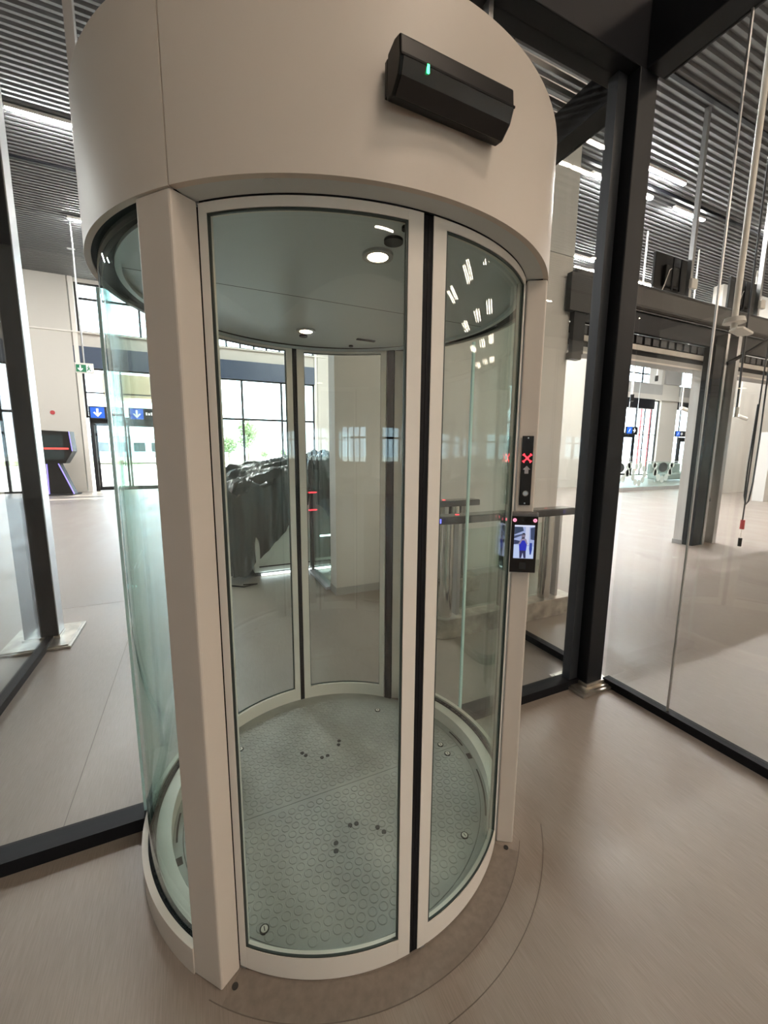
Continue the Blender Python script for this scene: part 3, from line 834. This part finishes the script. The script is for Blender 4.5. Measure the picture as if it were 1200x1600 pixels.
cover('plastic_cover', 'black plastic sheet over the second machine, right against the white wall edge',
      .90, 1.9, 3.38, 4.2, lambda x, y: 1.55 - .18 * (x - .84), lambda x, y: .92 + .1 * (x - .9), 8)
tag(B().tube([(-.3, 3.2, .008), (-.1, 3.05, .008), (.05, 3.1, .008), (-.1, 3.12, .01)], .007).build('floor_cable', M_black), 'thin black cable lying on the floor before the covered machine', 'cable')

# kiosk by the far left pillar
t = thing('information_kiosk', 'black information kiosk with violet edge lights before the far left pillar', 'kiosk', (-4.62, 15.2, 0), radians(-12))
B().prism([(-.30, 0), (.42, 0), (.05, 1.05), (-.28, 1.05)], -.12, .12, 'y').build('stand', M_satin_black, t)
B().box(-.35, .45, -.3, .3, 0, .04).build('foot', M_steel_dark, t)
B().prism([(-.42, 1.02), (.25, 1.05), (.50, 1.45), (.46, 2.08), (-.42, 2.12)], -.15, .15, 'y').build('housing', M_satin_black, t)
B().box(-.36, .26, -.158, -.15, 1.18, 1.98).build('screen', M_tealglass, t)
B().box(-.30, .40, -.164, -.158, 1.50, 1.56).build('red_light_bar', em('red_bar', (1, .1, .08), 1.0), t)
B().prism([(.42, 0.04), (.05, 1.05), (.025, 1.05), (.395, 0.04)], -.132, -.115, 'y').build('edge_light', M_violet, t)
B().prism([(.50, 1.45), (.46, 2.08), (.44, 2.08), (.48, 1.45)], -.157, -.140, 'y').build('edge_light', M_violet, t)
B().prism([(-.30, 0.04), (-.28, 1.05), (-.30, 1.05), (-.33, 0.04)], -.132, -.115, 'y').build('edge_light', M_violet, t)
tag(B().cyl((-4.85, Y1 - .14, 2.75), (-4.85, Y1 - .13, 2.75), .07, 16).build('wall_alarm', M_redpaint), 'small round dark red alarm on the far left pillar above the kiosk', 'alarm')

# exit sign on its hanging pole
t = thing('exit_sign', 'green emergency exit sign with arrow hanging from a pole at the left', 'exit sign', (-3.06, 12.0, 3.53))
B().box(-.20, .20, -.03, .03, 0, .26).build('sign_body', M_frame, t)
B().box(-.18, .045, -.036, -.03, .03, .215).build('green_panel', M_sign_green, t)
B().box(.045, .18, -.036, -.03, .03, .215).build('white_panel', M_sign_white, t)
B().prism([(-.085, .045), (-.02, .11), (-.045, .13), (-.07, .105), (-.07, .20), (-.10, .20), (-.10, .105), (-.125, .13), (-.15, .11)], -.040, -.036, 'y').build('arrow', M_sign_white, t)
b = B()
b.cyl((.10, -.040, .185), (.10, -.036, .185), .016, 10)
b.prism([(.085, .165), (.115, .16), (.12, .115), (.15, .07), (.135, .06), (.105, .10), (.085, .08), (.06, .05), (.05, .065), (.08, .12)], -.040, -.036, 'y')
b.prism([(.06, .15), (.085, .168), (.115, .155), (.145, .13), (.14, .12), (.11, .14), (.085, .15), (.065, .135)], -.041, -.036, 'y')
b.build('running_figure', M_sign_green, t)
B().cyl((0, 0, .26), (0, 0, ZC - 3.53), .022, 8).build('hanging_pole', M_alu, t)
B().box(-.12, .05, -.01, .01, 3.05, 3.08).build('cross_arm', M_alu, t)
# blue direction boards
def board(label, x0, x1, z0, z1, y, arrow, cat='sign', bx=.36):
    t = thing('direction_sign', label, cat, (x0, y, z0))
    L, Hh = x1 - x0, z1 - z0
    B().box(0, L, 0, .06, 0, Hh).build('board', M_steel_dark, t)
    B().box(bx * .12, bx + bx * .12, -.006, 0, Hh * .08, Hh * .92).build('blue_panel', M_sign_blue, t)
    c = bx * .62; h = Hh
    if arrow == 'down':
        B().prism([(c, h * .16), (c + bx * .32, h * .5), (c + bx * .2, h * .56), (c + bx * .08, h * .42), (c + bx * .08, h * .82), (c - bx * .08, h * .82), (c - bx * .08, h * .42), (c - bx * .2, h * .56), (c - bx * .32, h * .5)],
                  -.010, -.006, 'y').build('arrow', M_sign_white, t)
    else:
        c2 = bx * 1.55
        B().prism([(c2 + bx * .3, h * .5), (c2, h * .82), (c2 - bx * .06, h * .72), (c2 + bx * .06, h * .57), (c2 - bx * .25, h * .57), (c2 - bx * .25, h * .43), (c2 + bx * .06, h * .43), (c2 - bx * .06, h * .28), (c2, h * .18)],
                  -.010, -.006, 'y').build('arrow', M_sign_white, t)
        B().prism([(c - bx * .2, h * .3), (c + bx * .1, h * .75), (c + bx * .2, h * .7), (c - bx * .1, h * .25)], -.010, -.006, 'y').build('symbol', M_sign_white, t)
    if arrow == 'right':
        for k in (.12, L - .12): B().cyl((k, .03, Hh), (k, .03, ZC - z0), .018, 8).build('hanging_rod', M_alu, t)
    b = B(); x = bx * 1.3 if arrow == 'down' else -9
    if arrow == 'down':
        for k, w in enumerate((.05, .07, .04, .06, .05)):
            b.box(x, x + w, -.006, 0, h * .42, h * (.6 if k % 2 else .66)); x += w + .025
        b.build('lettering', M_sign_white, t)
    return t
board('blue and white down arrow sign above the far left glass door', -3.82, -2.75, 2.58, 3.02, Y1 - .16, 'down', bx=.42)
board('added blue and white down arrow sign, standing in for a reflection, further right', -2.62, -1.66, 2.58, 3.02, Y1 - .16, 'down', bx=.42)  # added where the first sign shows again as a reflection
board('black direction sign with blue symbol and right arrow in the right hall', 20.5, 21.45, 2.50, 2.90, 13, 'right', bx=.42)
board('dark direction sign with blue symbol further right above a glazed door', 24.85, 26.0, 2.45, 2.78, 13, 'right', bx=.36)

# ------------------------------------------------------------------ right hall furniture
t = thing('balustrade', 'long glass balustrade with printed round motifs across the right hall', 'balustrade', (13.9, 9.0, 0))
B().box(0, 16, -.06, .06, 0, .14).build('kerb', M_greywall, t)
for k in range(12):
    B().box(.02 + k * 1.28, 1.27 + k * 1.28, -.008, .008, .14, 1.15).build('glass_panel', G_rail, t)
B().box(0, 16, -.02, .02, 1.15, 1.175).build('top_rail', M_alu, t)
def blob(bb, cx, cz, rx, rz, n=14):
    bb.prism([(cx + rx * cos(2 * pi * i / n), cz + rz * sin(2 * pi * i / n)) for i in range(n)], -.014, -.0085, 'y')
for j, cx in enumerate((.65, 1.85, 3.4, 5.3, 9.1, 10.8)):
    if j % 2 == 0:
        bb = B()
        for k in range(7):
            a = pi + pi * k / 6
            blob(bb, cx + .52 * cos(a), .98 + .55 * sin(a), .13, .15)
        for dx in (-.62, .62): blob(bb, cx + dx, 1.02, .13, .12); blob(bb, cx + dx * .85, .72, .12, .14)
        bb.build('printed_motif', M_print, t)
        bb = B(); blob(bb, cx, .93, .30, .20); bb.build('printed_motif', M_print_dark, t)
    else:
        bb = B()
        for k in range(9):
            a = 2 * pi * k / 9
            blob(bb, cx + .36 * cos(a), .66 + .36 * sin(a), .11, .13)
        bb.build('printed_motif', M_print, t)
def lounge(x, y, w, label):
    t = thing('lounge_seat', label, 'seat', (x, y, 0))
    B().box(0, w, 0, .8, .12, .45).build('seat', mat('grey_seat', (.30, .33, .32), .6), t, bevel=.08, segs=3)
    B().box(0, w, .6, .85, .4, .95).build('backrest', mat('grey_seat', (.30, .33, .32), .6), t, bevel=.08, segs=3)
    for a in (.1, w - .1): B().cyl((a, .4, 0), (a, .4, .12), .04, 10).build('leg', M_alu, t)
lounge(21.5, 11.5, 2.6, 'low grey upholstered bench behind the balustrade, left one')
lounge(26.5, 11.8, 2.0, 'low grey upholstered bench behind the balustrade, right one')
# grey frames hung from the ceiling: thin suspension rods, small cameras
def rod(x, y, z, label, end='spot'):
    t = thing('hanging_rod', label, 'hanging rod', (x, y, z))
    B().cyl((0, 0, 0), (0, 0, ZC - z), .02, 8).build('rod', M_frame, t)
    if end == 'camera':
        B().cyl((-.02, 0, .02), (.30, -.1, -.08), .06, 14).build('camera_body', M_frame, t)
        B().cyl((.30, -.1, -.08), (.32, -.106, -.087), .05, 14).build('lens', M_black, t)
    else:
        B().cyl((0, 0, -.16), (0, 0, .02), .05, 14).build('spotlight', M_satin_black, t)
rod(10.55, 6, 3.10, 'pale hanging rod with a small black spotlight, leftmost in the right hall opening')
rod(12.85, 6, 1.95 + .9, 'pale hanging rod with a white camera in front of the far pillar', 'camera')
rod(13.9, 7.5, 4.1, 'thin hanging rod ending short, left of the far column')
rod(16.0, 6.0, 2.75, 'pale hanging rod with a small camera at the right edge of the hall', 'camera')
# monitors hung from the ceiling on square poles
def monitor(x, y, z, w, h, px_, label):
    t = thing('hanging_monitor', label, 'monitor', (x, y, z))
    B().box(-w / 2, w / 2, 0, .05, 0, h).build('screen_housing', M_satin_black, t, bevel=.01)
    B().box(-.28, .16, -.06, 0, h * .15, h * .7).build('rear_housing', M_satin_black, t, bevel=.02)
    for a in (-.1, .12): B().box(a - .02, a + .02, -.08, -.06, h * .05, h * .9).build('bracket', M_steel_dark, t)
    B().box(px_ - .035, px_ + .035, -.16, -.09, -.1, ZC - z).build('pole', M_alu, t)
    B().box(px_ - .07, px_ + .10, -.22, -.16, h * .12, h * .38).build('socket_box', M_frame, t, bevel=.01)
    B().tube([(-.15, -.07, h * .6), (-.28, -.12, h * .5), (-.36, -.1, h * .1), (-.38, -.05, -.1)], .007).build('cable', M_frame, t)
    return t
monitor(7.33, 3.25, 4.33, 1.0, .62, .28, 'back of a black monitor on a ceiling pole above the roller shutter')
monitor(9.65, 3.25, 4.33, 1.0, .62, .28, 'second black monitor on a ceiling pole, at the right edge of the photo')
# near pole with access antenna
t = thing('ceiling_antenna', 'white pole with round mount and flat white blade hanging by the right edge', 'antenna', (4.64, .9, 2.88))
B().cyl((0, 0, .03), (0, 0, ZC - 2.88), .028, 14).build('pole', M_frame, t)
B().cyl((0, 0, 0), (0, 0, .05), .10, 24, .085).build('round_mount', M_white, t)
B().cyl((0, 0, -.05), (0, 0, 0), .03, 14).build('neck', M_white, t)
B().prism([(-.05, -.05), (.0, -.09), (.33, -.03), (.36, .03), (.30, .10), (.02, .05)], -.075, -.05).build('blade', M_white, t, bevel=.006)
t = thing('hoist_pendant', 'looped chain and red and black hoist pendant hanging at the right edge', 'hoist pendant', (5.36, .9, .50))
B().tube([(.05, 0, ZC - .5), (.03, 0, 3.0), (.0, 0, 1.8), (-.01, 0, .26)], .008).build('chain', M_alu_dark, t)
B().tube([(.10, 0, ZC - .5), (.12, .02, 2.6), (.16, .02, 1.2), (.15, .02, .7), (.11, .02, .48), (.05, .02, .44), (.0, .02, .55), (-.01, .02, .9), (.0, .01, 1.6)], .009).build('loop_chain', M_alu_dark, t)
B().cyl((0, 0, .15), (0, 0, .26), .022, 12).build('red_handle', M_redpaint, t)
B().cyl((0, 0, .04), (0, 0, .15), .004, 8).build('cord', M_frame, t)
B().cyl((0, 0, -.06), (0, 0, .04), .019, 12).build('black_weight', M_black, t)
t = thing('cable_hanger', 'grey hanging cables with small brass fittings beside the hoist pendant', 'hanging cable', (5.75, 1.3, 2.0))
B().tube([(0, 0, 5.2), (-.02, 0, 2.6), (.01, 0, .1)], .012).build('cable', M_alu_dark, t)
B().cyl((.01, 0, 0), (.01, 0, .12), .025, 10).build('fitting', M_plate, t)
# ------------------------------------------------------------------ linear LED lights
def led(x0, x1, y, label, group=None, w=.055, z=ZC - .09, mt=None):
    L = x1 - x0
    t = thing('linear_ceiling_light', label, 'ceiling light', ((x0 + x1) / 2, y, z), 0, group)
    B().box(-L / 2 - .02, L / 2 + .02, -w / 2 - .012, w / 2 + .012, .002, .06).build('housing', M_frame, t)
    B().box(-L / 2, L / 2, -w / 2, w / 2, -.012, .0).build('diffuser', mt or M_led, t)
    for a in (-L / 2 + .1, L / 2 - .1): B().cyl((a, 0, .06), (a, 0, .09), .006, 6).build('hanger', M_alu, t)
    return t
led(7.35, 9.22, 4.38, 'bright linear ceiling light right of the steel column')
led(9.95, 11.10, 4.99, 'linear ceiling light beyond the dark purlin, right of the steel column')
led(7.2, 9.1, 5.0, 'faint linear ceiling light just below the brightest one at the column')
led(-3.05, -1.35, 8.04, 'long bright linear ceiling light at the upper left of the photo')
led(-3.02, -1.6, 11.68, 'short bright linear ceiling light lower on the left, beside the canopy')
led(9.5, 10.6, 7.65, 'linear ceiling light low beside the white wall, seen through the glass')
GA = 'ceiling lights of the hall beyond the glass wall'
GB = 'paired ceiling lights of the hall behind the photographer'
ORD = ['first', 'second', 'third', 'fourth', 'fifth', 'sixth', 'seventh', 'eighth', 'ninth']
first = None
for j, (y, xs) in enumerate(((4.38, (14.0, 19.0)), (8.04, (-8.0, 4.2, 14.0, 22.0)), (11.68, (-8.0, 4.2, 19.2, 27.0)))):
    for i, x in enumerate(xs):
        lb = f"ceiling light beyond the glass wall, {ORD[i]} from left in {('nearest', 'middle', 'furthest')[j]} row"
        if first is None:
            first = led(x - .85, x + .85, y, lb, GA)
        else:
            c = copy_tree(first); c.location = (x, y, ZC - .09); c['label'] = lb
firstb = None
for i in range(6):
    for j, y in enumerate((-4.1, -7.2, -10.3)):
        for k in (0, .62):
            x = 1.4 + i * 4.9
            lb = f"linear light behind the photographer, {'near' if k == 0 else 'far'} one of pair {ORD[i]} from the left, {ORD[j]} row back"
            if firstb is None:
                firstb = led(x - .85, x + .85, y, lb, GB, w=.066, mt=M_led_near)
            else:
                c = copy_tree(firstb); c.location = (x, y - k, ZC - .09); c['label'] = lb
